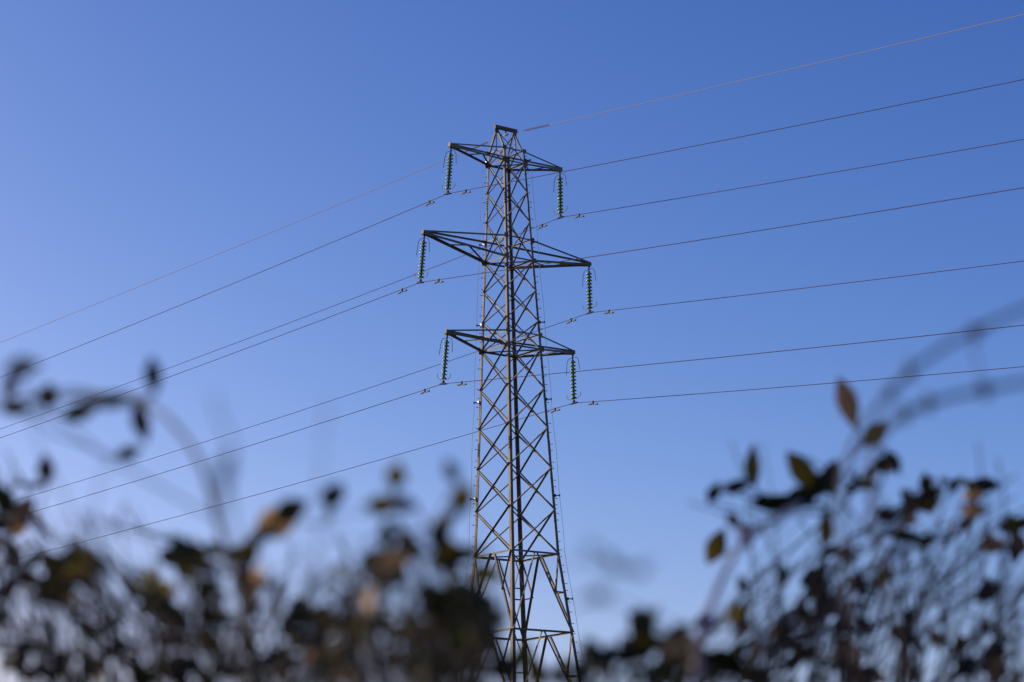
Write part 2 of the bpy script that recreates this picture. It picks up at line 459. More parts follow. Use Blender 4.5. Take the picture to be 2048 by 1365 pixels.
for k in ('TL', 'ML', 'BL', 'TR', 'MR', 'BR'):
    tip = TIP[k] - Z*0.10; bot = CL[k]
    dv = (bot-tip); ln = dv.length; dv.normalize()
    zx = -dv; xx = (L - zx*L.dot(zx)).normalized(); yy = zx.cross(xx)
    rot = Matrix((xx, yy, zx)).transposed().to_4x4()
    st = empty('insulator_string', tip)
    st.rotation_euler = rot.to_euler(); WLOC[st.name] = Vector((0, 0, 0))       # children below are in its local frame
    tag(st, ('bright' if k[1] == 'L' else 'dark') + ' green glass insulator string hanging from the ' + words_[k], 'insulator', 'insulator strings under the crossarms')
    base = 0.30
    sp = (ln - base - 0.24)/10
    for i in range(11):
        d = link('glass_disc', disc_me, st, (0, 0, -base - i*sp + 0.03))
        link('disc_cap', cap_me, d, (0, 0, -base - i*sp + 0.03))
    t = MB(); X, Y = Vector((1, 0, 0)), Vector((0, 1, 0))
    t.box((0, 0, -0.03), X, Y, Z, 0.03, 0.012, 0.06); t.box((0, 0, -0.13), X, Y, Z, 0.012, 0.03, 0.06)
    t.tube([(0, 0, -0.16), (0, 0, -0.27)], 0.014)
    t.build('top_shackle', M['fitting'], st)
    h = MB()
    for s_ in (-1, 1):
        pts = [(0, 0, -0.14)] + [(s_*(0.10+0.28*math.sin(a)), 0, -0.16 + 0.05*math.sin(a*2) - (0.30*(1-math.cos(a)))) for a in [i*math.pi/2/7 for i in range(1, 8)]] + [(s_*0.40, 0, -0.60), (s_*0.42, 0, -0.78 if s_ < 0 else -0.70)]
        h.tube(pts, 0.011, 6)
    h.build('upper_arcing_horn', M['fitting'], st, True)
    zb_ = -ln + 0.17
    h = MB()
    for s_ in (-1, 1):
        h.tube([(0, 0, zb_), (s_*0.14, 0, zb_-0.005), (s_*0.28, 0, zb_+0.015), (s_*0.38, 0, zb_+0.06), (s_*0.43, 0, zb_+0.13), (s_*0.44, 0, zb_+0.22)], 0.013, 6)
    h.build('lower_arcing_horn', M['damper'], st, True)
    cmb = MB()
    cmb.tube([(0, 0, -ln+0.24), (0, 0, -ln+0.06)], 0.017)
    cmb.box((0, 0, -ln+0.07), X, Y, Z, 0.05, 0.025, 0.05)
    cmb.tube([(-0.24, 0, -ln-0.015), (-0.14, 0, -ln-0.003), (0, 0, -ln), (0.14, 0, -ln-0.003), (0.24, 0, -ln-0.015)], [0.020, 0.036, 0.046, 0.036, 0.020], 8)
    cmb.build('suspension_clamp', M['fitting'], st, True)

# ------------------------------------------------------------------ wires
CL['E'] = TC + Z*(30.9757+G)
WR = dict(zip(['E', 'TL', 'TR', 'ML', 'MR', 'BL', 'BR'], zip([0.1247, 0.1344, 0.1382, 0.1327, 0.1388, 0.1332, 0.1347], [0.107, 0.223, 0.248, 0.236, 0.297, 0.267, 0.291])))
WL = dict(zip(['E', 'TL', 'TR', 'ML', 'MR', 'BL', 'BR'], zip([0.0043, 0.019, 0.023, 0.0185, 0.0242, 0.017, 0.0178], [0.113, 0.227, 0.253, 0.243, 0.281, 0.257, 0.258])))
def turn(v, a): return Vector((v.x*math.cos(a)-v.y*math.sin(a), v.x*math.sin(a)+v.y*math.cos(a), 0))
DIR = {1: turn(L, math.radians(0.09)), -1: turn(-L, math.radians(0.65))}
def wp(k, side, s):
    mm, kk = (WR if side > 0 else WL)[k]
    return CL[k] + DIR[side]*s + Z*(-mm*s + kk*1e-3*s*s)
SR = [0.0, 0.3, 0.8, 2, 4, 7, 11, 16, 22, 30, 40, 50, 60, 70, 80, 90, 105, 120]
SL_ = [0.3, 0.8, 2, 4, 7, 11, 16, 22, 30, 40, 50, 60, 70, 80, 90, 100, 110, 120, 130, 140, 150, 165, 180, 200, 230, 260]
wlab = dict(TL='dark conductor clamped under the left insulator string of the top crossarm', TR='dark conductor clamped under the right insulator string of the top crossarm',
            ML='dark conductor clamped under the left insulator string of the middle crossarm', MR='dark conductor clamped under the right insulator string of the middle crossarm',
            BL='dark conductor clamped under the left insulator string of the bottom crossarm', BR='dark conductor clamped under the right insulator string of the bottom crossarm')
for k in ('E', 'TL', 'TR', 'ML', 'MR', 'BL', 'BR'):
    pts = [wp(k, -1, s) for s in reversed(SL_)] + [wp(k, 1, s) for s in SR]
    mb = MB(); mb.tube(pts, 0.012 if k == 'E' else 0.0125, 7)
    if k == 'E':
        w = mb.build('earth_wire', M['galv'], None, True, CL[k])
        tag(w, 'thin pale earth wire running over the very top of the pylon', 'wire', 'overhead wires')
    else:
        w = mb.build('power_line', M['alu'], None, True, CL[k])
        tag(w, wlab[k], 'wire', 'overhead wires')

# earth wire suspension clamp
ec = root('earth_wire_clamp', CL['E'] + Z*0.2, 'small clamp holding the pale earth wire under the pylon top beam', 'clamp')
t = MB(); t.tube([CL['E'] + Z*0.24, CL['E'] + Z*0.05], 0.018); t.box(CL['E'] + Z*0.16, A, L, Z, 0.03, 0.02, 0.05); t.build('link', M['fitting'], ec)
t = MB(); t.tube([CL['E'] - L*0.16 - Z*0.01, CL['E'] - L*0.08, CL['E'], CL['E'] + L*0.08, CL['E'] + L*0.16 - Z*0.012], [0.02, 0.04, 0.05, 0.04, 0.02], 8); t.build('clamp_body', M['galv'], ec, True)

# vibration dampers hanging on the conductors
wd = dict(TL='the top left conductor', TR='the top right conductor', ML='the middle left conductor', MR='the middle right conductor', BL='the bottom left conductor', BR='the bottom right conductor')
for k in ('TL', 'TR', 'ML', 'MR', 'BL', 'BR'):
    for side in (1, -1):
        p = wp(k, side, 1.18); tg = (wp(k, side, 1.3)-wp(k, side, 1.06)).normalized()
        sd_ = tg.cross(Z).normalized(); upv = sd_.cross(tg).normalized()
        dm = root('vibration_damper', p, 'stubby dumbbell vibration damper on %s, just %s of its insulator string' % (wd[k], 'right' if side > 0 else 'left'), 'damper', 'vibration dampers on the conductors')
        t = MB(); t.box(p - upv*0.02, tg, sd_, upv, 0.030, 0.026, 0.055); t.box(p - upv*0.085, tg, sd_, upv, 0.022, 0.018, 0.03); t.build('damper_clamp', M['fitting'], dm)
        t = MB(); t.tube([p - upv*0.10 - tg*0.2, p - upv*0.10 + tg*0.2], 0.007, 5); t.build('messenger_rod', M['fitting'], dm)
        for q in (-1, 1):
            c = p - upv*0.10 + tg*q*0.20
            t = MB(); t.tube([c - tg*q*0.115, c - tg*q*0.10, c + tg*q*0.02, c + tg*q*0.085, c + tg*q*0.10], [0.022, 0.029, 0.034, 0.034, 0.026], 10)
            t.build('damper_weight', M['damper'], dm, True)
for side in (1, -1):
    t = MB(); pts = []
    for i in range(0, 16*10+1):
        s = 1.15 + 1.62*i/160
        tg = (wp('E', side, s+0.05)-wp('E', side, s)).normalized(); sd_ = tg.cross(Z).normalized(); upv = sd_.cross(tg)
        a = i/160*16*2*math.pi
        rad = 0.034 if 12 < i < 150 else 0.02
        pts.append(wp('E', side, s) + sd_*rad*math.cos(a) + upv*rad*math.sin(a))
    t.tube(pts, 0.010, 5)
    o = t.build('spiral_damper', M['galv'], None, True, wp('E', side, 1.15))
    tag(o, 'spiral vibration damper wound on the earth wire just %s of the pylon top' % ('right' if side > 0 else 'left'), 'damper', 'spiral dampers on the earth wire')

# ------------------------------------------------------------------ hedge in front of the camera
def at(px, py, d):
    return EYE + RIGHT*((px-1024)/FPX*d) - UP*((py-682.5)/FPX*d) + FWD*d
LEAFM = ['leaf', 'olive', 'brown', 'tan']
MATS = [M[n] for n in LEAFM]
def leaf_shape(mb, base, axis, nrm, length, width, mi, curl=0.15, two=True):
    """a folded, curled, pointed leaf growing from base along axis"""
    axis = axis.normalized(); nrm = (nrm - axis*nrm.dot(axis)).normalized(); side = axis.cross(nrm)
    prof = [(0.0, 0.03), (0.16, 0.55), (0.38, 0.96), (0.6, 0.86), (0.82, 0.45), (1.0, 0.02)]
    vs_ = []
    for t, w in prof:
        c = base + axis*length*t - nrm*curl*length*(t*t)
        hw = w*width*0.5
        vs_ += [c - side*hw + nrm*hw*0.35, c, c + side*hw + nrm*hw*0.35]
    fs = []
    for i in range(len(prof)-1):
        a = i*3
        fs += [(a, a+1, a+4, a+3), (a+1, a+2, a+5, a+4)]
    mb.add(vs_, fs, mi)
def build_plain(mb, name, mats, parent, smooth=True):
    me = bpy.data.meshes.new(name)
    off = WLOC[parent.name]
    me.from_pydata([(x-off.x, y-off.y, z-off.z) for x, y, z in mb.v], [], mb.f)
    for mt in mats: me.materials.append(mt)
    for p, i in zip(me.polygons, mb.mi): p.material_index = i; p.use_smooth = smooth
    return link(name, me, parent, off)
def rdir(r):
    while True:
        v = Vector((r.uniform(-1, 1), r.uniform(-1, 1), r.uniform(-1, 1)))
        if 0.1 < v.length < 1: return v.normalized()
def smooth_path(pts, sub=5):
    out = []
    n = len(pts)
    for i in range(n-1):
        p0, p1, p2, p3 = pts[max(i-1, 0)], pts[i], pts[i+1], pts[min(i+2, n-1)]
        seg = (p2-p1).length
        m1, m2 = (p2-p0)*0.5, (p3-p1)*0.5
        if m1.length > seg: m1 = m1*(seg/m1.length)
        if m2.length > seg: m2 = m2*(seg/m2.length)
        for k in range(sub):
            t = k/sub
            out.append(p1*(2*t**3-3*t*t+1) + m1*(t**3-2*t*t+t) + p2*(3*t*t-2*t**3) + m2*(t**3-t*t))
    out.append(pts[-1])
    return out
def to_ground(p, r, spread=0.15):
    return Vector((p.x*0.97 + r.uniform(-spread, spread), p.y + r.uniform(-0.1, 0.12), 0))

def cane(name, label, cat, path, d, dia, leaves, matn='cane', group=None, twigs=(), d_end=None, nodes=()):
    r = random.Random(len(label)*7+int(path[0][0]))
    n = len(path)
    pts = [at(x, y, d + ((d_end or d)-d)*i/(n-1)) for i, (x, y) in enumerate(path)]
    g = to_ground(pts[0], r, 0.05)
    o = root(name, g, label, cat, group)
    mb = MB()
    full = smooth_path([g, g.lerp(pts[0], 0.5) + Vector((0.02, 0.01, 0))] + pts, 6)
    k = len(full)
    mb.tube(full, [dia*0.5*(1.0 - 0.45*i/k) for i in range(k)], 6)
    for x, y in nodes:                                     # swollen leaf joints
        dd = d + ((d_end or d)-d)*0.6
        c = min(full, key=lambda p: (p-at(x, y, dd)).length)
        mb.tube([c - Vector((0, 0, dia*1.0)), c, c + Vector((0, 0, dia*1.0))], [dia*0.3, dia*0.8, dia*0.3], 6)
    for tw in twigs:
        tp, td, tdia = tw
        q = [at(x, y, td) for x, y in tp]
        first = min(full, key=lambda p: (p-q[0]).length)
        q = smooth_path([first] + q, 4)
        mb.tube(q, [tdia*0.5*(1.1-0.6*i/len(q)) for i in range(len(q))], 5)
    mb.build('cane', M[matn], o, True)
    for lf in leaves:
        x, y, lpx, wpx, ang, kind = lf[:6]; ld = lf[6] if len(lf) > 6 else d
        add_leaf(o, x, y, lpx, wpx, ang, kind, ld, r, full)
    return o
def add_leaf(parent, x, y, lpx, wpx, ang, kind, d, r, stems):
    lpx *= 1.1; wpx *= 1.15
    a = math.radians(ang)
    ax = RIGHT*math.cos(a) + UP*math.sin(a)
    ln = lpx*d/FPX; full_w = max(wpx*d/FPX, ln*0.42)
    tilt = math.acos(max(0.2, min(1, (wpx*d/FPX)/full_w)))*r.choice((-1, 1)) + r.uniform(-0.2, 0.2)
    ax = (ax + FWD*r.uniform(-0.25, 0.25)).normalized()
    nr = (-FWD*math.cos(tilt) + ax.cross(FWD)*math.sin(tilt))
    base = at(x, y, d) - ax*ln*0.5
    mb = MB()
    leaf_shape(mb, base, ax, nr, ln, full_w, 0, r.uniform(0.05, 0.2))
    if stems:                                              # stalk back to the nearest stem
        q = min(stems, key=lambda p: (p-base).length)
        if (q-base).length < 0.35:
            mid_ = base.lerp(q, 0.5) - ax*0.01
            mb.tube([base, mid_, q], 0.0009, 4)
    build_plain(mb, 'leaf', [M[kind]], parent)

def shrub(name, label, cat, clusters, leaves, twigs, d, seed, group=None, stem_dia=0.0045, sc=1.0, lpx=(42, 88), dens=1.0, lean=0.0):
    r = random.Random(seed); d *= sc
    cx_ = sum(c[0] for c in clusters)/len(clusters)
    g0 = at(cx_, 1365, d); g0 = Vector((g0.x, g0.y, 0))
    o = root(name, g0, label, cat, group)
    st, fo = MB(), MB()
    anchors = []
    for cl in clusters:
        x, y, rx, ry, n, pal = cl[:6]; dd = cl[6]*sc if len(cl) > 6 else d
        c = at(x, y, dd + r.uniform(-0.15, 0.15))
        g = Vector((g0.x*0.4 + c.x*0.6 + r.uniform(-0.1, 0.1), g0.y + r.uniform(-0.15, 0.15), 0))
        path = smooth_path([g, g.lerp(c, 0.45) + Vector((r.uniform(-.1, .1) - lean*r.uniform(.1, .3), r.uniform(-.08, .08), 0)), g.lerp(c, 0.86) + Vector((r.uniform(-.13, .13) - lean*r.uniform(.1, .3), r.uniform(-.08, .08), 0)), c], 5)
        st.tube(path, [stem_dia*0.5*(1.2-0.9*i/len(path)) for i in range(len(path))], 5)
        anchors += path[-6:]
        for _ in range(max(2, round(n*dens))):
            while True:
                u, v = r.uniform(-1, 1), r.uniform(-1, 1)
                if u*u+v*v <= 1: break
            p = at(x+u*rx, y+v*ry, dd + r.uniform(-1, 1)*0.08*dd)
            ln = r.uniform(*lpx)*dd/FPX
            ax = (rdir(r) + Vector((0, 0, 0.25))).normalized()
            leaf_shape(fo, p - ax*ln*0.5, ax, rdir(r), ln, ln*r.uniform(0.45, 0.7), pal[r.randrange(len(pal))], r.uniform(0, 0.3))
            if r.random() < 0.45:
                q = path[r.randrange(max(0, len(path)-6), len(path))]
                st.tube([p, p.lerp(q, 0.5) + rdir(r)*0.012, q], [0.0006, 0.0009, 0.0012], 4)
    for tw in twigs:
        tp, td, tdia = tw; td *= sc; tdia *= sc
        q = [at(x, y, td) for x, y in tp]
        if tp[0][1] >= 1365 and tp[0][1] in (1365, 1380, 1400): q = [to_ground(q[0], r)] + q
        q = smooth_path(q, 5)
        st.tube(q, [tdia*0.5*(1.15-0.65*i/len(q)) for i in range(len(q))], 5)
        anchors += q
    build_plain(st, 'stems', [M['bark']], o)
    build_plain(fo, 'foliage', MATS, o)
    for lf in leaves:
        x, y, lpx, wpx, ang, kind = lf[:6]; ld = lf[6]*sc if len(lf) > 6 else d
        add_leaf(o, x, y, lpx, wpx, ang, kind, ld, r, anchors)
    return o

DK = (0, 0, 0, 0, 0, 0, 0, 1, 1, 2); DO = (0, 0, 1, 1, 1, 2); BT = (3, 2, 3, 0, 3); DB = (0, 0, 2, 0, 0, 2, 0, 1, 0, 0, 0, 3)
def fuzz(x0, x1, y0, y1, n, d0, d1, dia, lean, seed):
    """fine twigs wandering out of the bush"""
    r = random.Random(seed); out = []
    for _ in range(n):
        x = r.uniform(x0, x1); y = y0 + (y1-y0)*r.random()**0.8
        d = r.uniform(d0, d1); a = max(-1.15, min(1.15, lean + r.gauss(0, 0.5))); bend = r.gauss(0, 0.5); ln = r.uniform(60, 240)
        pts = []
        for k in range(5):
            pts.append((x, y)); x -= math.sin(a)*ln/4; y += math.cos(a)*ln/4; a = max(-1.3, min(1.3, a + bend/4 + r.gauss(0, 0.12)))
        out.append((pts[::-1], d, dia*r.uniform(0.5, 1.3)))
    return out

def arcs(x0, x1, n, d0, d1, dia, seed, lean=1.0, l0=220, l1=520):
    """long stems rising from the bush, arching over to one side"""
    r = random.Random(seed); out = []
    for _ in range(n):
        x, y = r.uniform(x0, x1), 1365
        a = r.uniform(-0.15, 0.55)*lean; ln = r.uniform(l0, l1); bend = r.uniform(0.5, 1.7)*lean*r.choice((1, 1, 1, -0.5))
        pts = []
        for k in range(7):
            pts.append((x, y)); x += math.sin(a)*ln/6; y -= math.cos(a)*ln/6; a += bend/6 + r.gauss(0, 0.08)
        out.append((pts, r.uniform(d0, d1), dia*r.uniform(0.5, 1.4)))
    return out

# left bush
shrub('bramble_bush', 'dense dark leafy bush with dead tan leaves at the left end of the hedge', 'bush',
    [(20, 985, 45, 70, 12, DB, 3.1), (25, 1060, 60, 60, 16, BT, 3.2), (20, 1150, 60, 60, 16, DB), (100, 1160, 70, 35, 16, DK), (165, 1120, 45, 40, 10, DO), (160, 1105, 35, 25, 6, DK),
     (110, 1190, 40, 25, 6, DO), (205, 1165, 30, 25, 5, DK), (20, 1265, 45, 50, 11, DK), (60, 1270, 25, 25, 4, DB), (240, 1210, 25, 30, 5, DK), (280, 1180, 25, 40, 5, DO), (160, 1330, 45, 40, 9, DK),
     (250, 1300, 35, 20, 6, DK), (50, 1345, 60, 30, 8, DB), (200, 1270, 30, 40, 4, DK), (120, 1290, 30, 40, 3, DB), (-90, 1150, 80, 120, 22, DB), (-150, 1300, 120, 90, 22, DK),
     (30, 1460, 160, 90, 30, DK), (200, 1480, 160, 110, 34, DK), (100, 1640, 260, 120, 50, DK), (-100, 1600, 150, 150, 30, DK), (100, 1850, 280, 140, 50, DK)],
    [(92, 938, 58, 34, 95, 'brown', 2.7), (112, 1180, 60, 36, -50, 'olive', 2.6)],
    [([(300, 1400), (230, 1270), (150, 1180), (90, 1130)], 2.6, 0.007), ([(290, 1400), (230, 1290), (190, 1210), (165, 1100)], 2.7, 0.006), ([(60, 1400), (20, 1250), (10, 1100), (-10, 950)], 3.0, 0.006),
     ([(170, 1380), (160, 1250), (100, 1150), (60, 1000), (10, 900)], 2.8, 0.004), ([(200, 1380), (190, 1200), (140, 1020), (80, 900), (60, 840)], 2.0, 0.002), ([(240, 1400), (200, 1150), (190, 1000), (230, 900)], 1.8, 0.002)]
    + fuzz(-20, 300, 1000, 1250, 60, 2.2, 3.4, 0.0028, -0.5, 5) + arcs(0, 420, 34, 2.4, 3.2, 0.0034, 42, -0.9, 160, 460), 2.8, 21, 'shrubs of the hedge', sc=0.78, lpx=(34, 84), dens=0.8, lean=-0.6)

# centre-left bush
shrub('leafy_shrub', 'dark evergreen shrub with an orange-brown dead leaf at its top, left of the pylon', 'bush',
    [(360, 1110, 40, 22, 9, DK), (390, 1150, 30, 50, 12, DK), (420, 1120, 50, 20, 8, DK), (310, 1170, 30, 50, 7, DK), (320, 1210, 40, 25, 8, DO), (410, 1230, 30, 50, 14, DO), (430, 1270, 35, 45, 13, DK), (345, 1245, 25, 40, 5, DK),
     (480, 1160, 25, 50, 9, DB), (500, 1180, 30, 30, 8, BT), (490, 1270, 40, 40, 10, DB), (540, 1220, 60, 20, 9, DB), (600, 1240, 60, 25, 11, DK), (640, 1240, 40, 22, 9, DK), (555, 1310, 40, 30, 9, DO), (620, 1290, 50, 30, 9, DB),
     (350, 1325, 40, 30, 9, DK), (420, 1340, 60, 25, 10, DK), (520, 1350, 60, 25, 8, DK), (640, 1330, 50, 35, 9, DB), (470, 1100, 40, 18, 5, DB, 2.6), (260, 1350, 40, 25, 6, DK),
     (400, 1470, 160, 90, 34, DK), (600, 1470, 150, 90, 34, DK), (500, 1640, 250, 120, 55, DK), (500, 1850, 270, 140, 50, DK)],
    [(556, 1044, 92, 62, 18, 'tan', 2.4), (582, 1020, 74, 46, 25, 'leaf', 2.4), (500, 1105, 72, 36, 68, 'olive', 2.4), (520, 1075, 60, 26, 40, 'leaf', 2.4), (665, 992, 52, 46, 80, 'brown', 2.3), (672, 985, 46, 34, 60, 'leaf', 2.3),
     (505, 1160, 70, 40, -20, 'brown', 2.6), (620, 1165, 40, 24, 60, 'leaf', 1.9), (555, 1180, 60, 26, 80, 'brown', 2.2)],
    [([(480, 1400), (490, 1250), (500, 1140), (530, 1070), (590, 1030)], 2.4, 0.006), ([(600, 1045), (640, 1050), (680, 1030), (760, 1030)], 2.2, 0.002), ([(660, 1040), (668, 1010)], 2.3, 0.002),
     ([(420, 1400), (440, 1280), (430, 1150), (350, 1105)], 2.6, 0.007), ([(640, 1400), (620, 1200), (600, 1130), (590, 1080)], 1.6, 0.002), ([(560, 1400), (680, 1250), (740, 1120), (640, 1060)], 1.4, 0.002)]
    + fuzz(300, 700, 1130, 1300, 45, 2.0, 3.2, 0.0028, 0.1, 6) + arcs(330, 720, 24, 2.2, 3.2, 0.003, 43, 0.7, 140, 300), 2.6, 22, 'shrubs of the hedge', sc=0.75, lpx=(34, 86), dens=0.82)

# centre bush before the pylon's foot
shrub('leafy_shrub', 'tall dark olive-leaved shrub covering the lower left of the pylon', 'bush',
    [(800, 1060, 40, 25, 6, DB), (825, 1090, 40, 25, 7, DB), (740, 1135, 70, 22, 12, DK), (780, 1115, 40, 15, 5, BT), (745, 1160, 50, 20, 7, DK), (700, 1200, 40, 35, 5, DB), (690, 1180, 30, 30, 3, DB), (820, 1190, 45, 25, 6, DB), (780, 1230, 60, 25, 6, DK),
     (900, 1170, 45, 35, 10, DK), (930, 1200, 45, 40, 22, DK), (910, 1235, 50, 40, 20, DK), (955, 1230, 35, 45, 16, DK), (880, 1210, 40, 30, 11, DK), (950, 1280, 45, 45, 16, DK), (890, 1290, 55, 40, 14, DK), (970, 1330, 50, 40, 12, DK), (840, 1260, 50, 30, 12, DK),
     (740, 1270, 70, 25, 12, DK), (690, 1275, 30, 50, 12, DK), (800, 1300, 60, 30, 12, DB), (720, 1330, 60, 35, 12, DB), (850, 1340, 60, 30, 14, DB), (660, 1345, 40, 25, 8, DK), (1010, 1350, 35, 25, 6, DK), (890, 1130, 25, 15, 4, DO), (925, 1225, 50, 55, 34, DK), (955, 1300, 45, 50, 26, DK), (890, 1250, 50, 40, 18, DK),
     (780, 1470, 150, 90, 40, DK), (960, 1470, 120, 90, 30, DK), (860, 1640, 250, 120, 55, DK), (860, 1850, 270, 140, 50, DK)],
    [(792, 950, 52, 42, 78, 'olive', 2.3), (768, 1010, 72, 40, 4, 'olive', 2.3), (812, 1008, 50, 30, -15, 'leaf', 2.3), (902, 942, 50, 28, 115, 'leaf', 2.2), (925, 996, 62, 42, 60, 'olive', 2.3), (916, 1015, 50, 24, 70, 'brown', 2.3),
     (880, 1065, 60, 40, 80, 'leaf', 2.4), (886, 1050, 60, 34, 55, 'olive', 2.4), (905, 1105, 86, 46, -25, 'olive', 2.4), (895, 1120, 70, 34, -8, 'leaf', 2.4), (972, 1148, 74, 42, -6, 'olive', 2.3), (940, 1105, 70, 26, 5, 'leaf', 2.4),
     (780, 1122, 70, 30, 18, 'tan', 2.2), (820, 1085, 60, 30, -35, 'brown', 2.2), (1045, 1310, 60, 34, 70, 'olive', 2.6)],
    [([(900, 1400), (900, 1200), (875, 1080), (900, 1030), (925, 985), (902, 950)], 2.4, 0.005), ([(830, 1400), (840, 1200), (815, 1080), (795, 1020), (792, 960)], 2.3, 0.004), ([(720, 1400), (700, 1280), (760, 1140), (800, 1050)], 2.3, 0.004),
     ([(860, 1060), (820, 1010), (770, 1012)], 2.3, 0.003), ([(960, 1400), (950, 1250), (960, 1170), (975, 1145)], 2.4, 0.004), ([(800, 1400), (940, 1180), (960, 1060), (930, 1010)], 1.6, 0.0015)]
    + fuzz(680, 1000, 1080, 1300, 70, 1.8, 3.0, 0.0025, 0.0, 7) + arcs(640, 950, 24, 2.0, 3.0, 0.003, 44, -0.6, 140, 330), 2.4, 23, 'shrubs of the hedge', sc=0.72, lpx=(36, 84), dens=0.72)

# low bush right of the pylon's foot
shrub('leafy_shrub', 'low dark round-leaved shrub just right of the foot of the pylon', 'bush',
    [(1288, 1240, 22, 22, 9, DK), (1292, 1285, 18, 25, 6, DK), (1240, 1300, 50, 10, 8, DK), (1180, 1325, 40, 16, 8, DK), (1345, 1275, 22, 18, 6, DK), (1350, 1315, 36, 34, 16, DO), (1310, 1345, 40, 20, 7, DB), (1160, 1350, 40, 18, 7, DK), (1255, 1350, 30, 14, 4, DO),
     (1425, 1330, 40, 26, 12, DK), (1395, 1355, 40, 16, 6, DB), (1480, 1235, 18, 28, 6, DK), (1100, 1355, 40, 20, 7, DK), (1450, 1355, 50, 16, 7, DK), (1205, 1320, 25, 16, 5, DK),
     (1150, 1460, 150, 80, 34, DK), (1350, 1460, 150, 80, 36, DK), (1250, 1640, 260, 120, 55, DK), (1250, 1850, 270, 140, 50, DK)],
    [(1288, 1240, 48, 44, 80, 'leaf', 2.4), (1345, 1300, 80, 60, -40, 'leaf', 2.5), (1375, 1310, 70, 50, 60, 'olive', 2.5), (1420, 1325, 80, 40, 30, 'leaf', 2.6), (1485, 1240, 66, 30, 65, 'leaf', 2.6)],
    [([(1290, 1400), (1292, 1300), (1288, 1245)], 2.4, 0.006), ([(1140, 1380), (1200, 1312), (1300, 1290)], 2.4, 0.006), ([(1380, 1400), (1440, 1320), (1540, 1290), (1620, 1275)], 2.8, 0.006), ([(1360, 1400), (1350, 1320), (1345, 1270)], 2.5, 0.004)]
    + fuzz(1060, 1450, 1290, 1345, 8, 2.3, 3.0, 0.003, 0.2, 8), 2.5, 24, 'shrubs of the hedge', sc=0.75, lpx=(34, 86), dens=0.82)

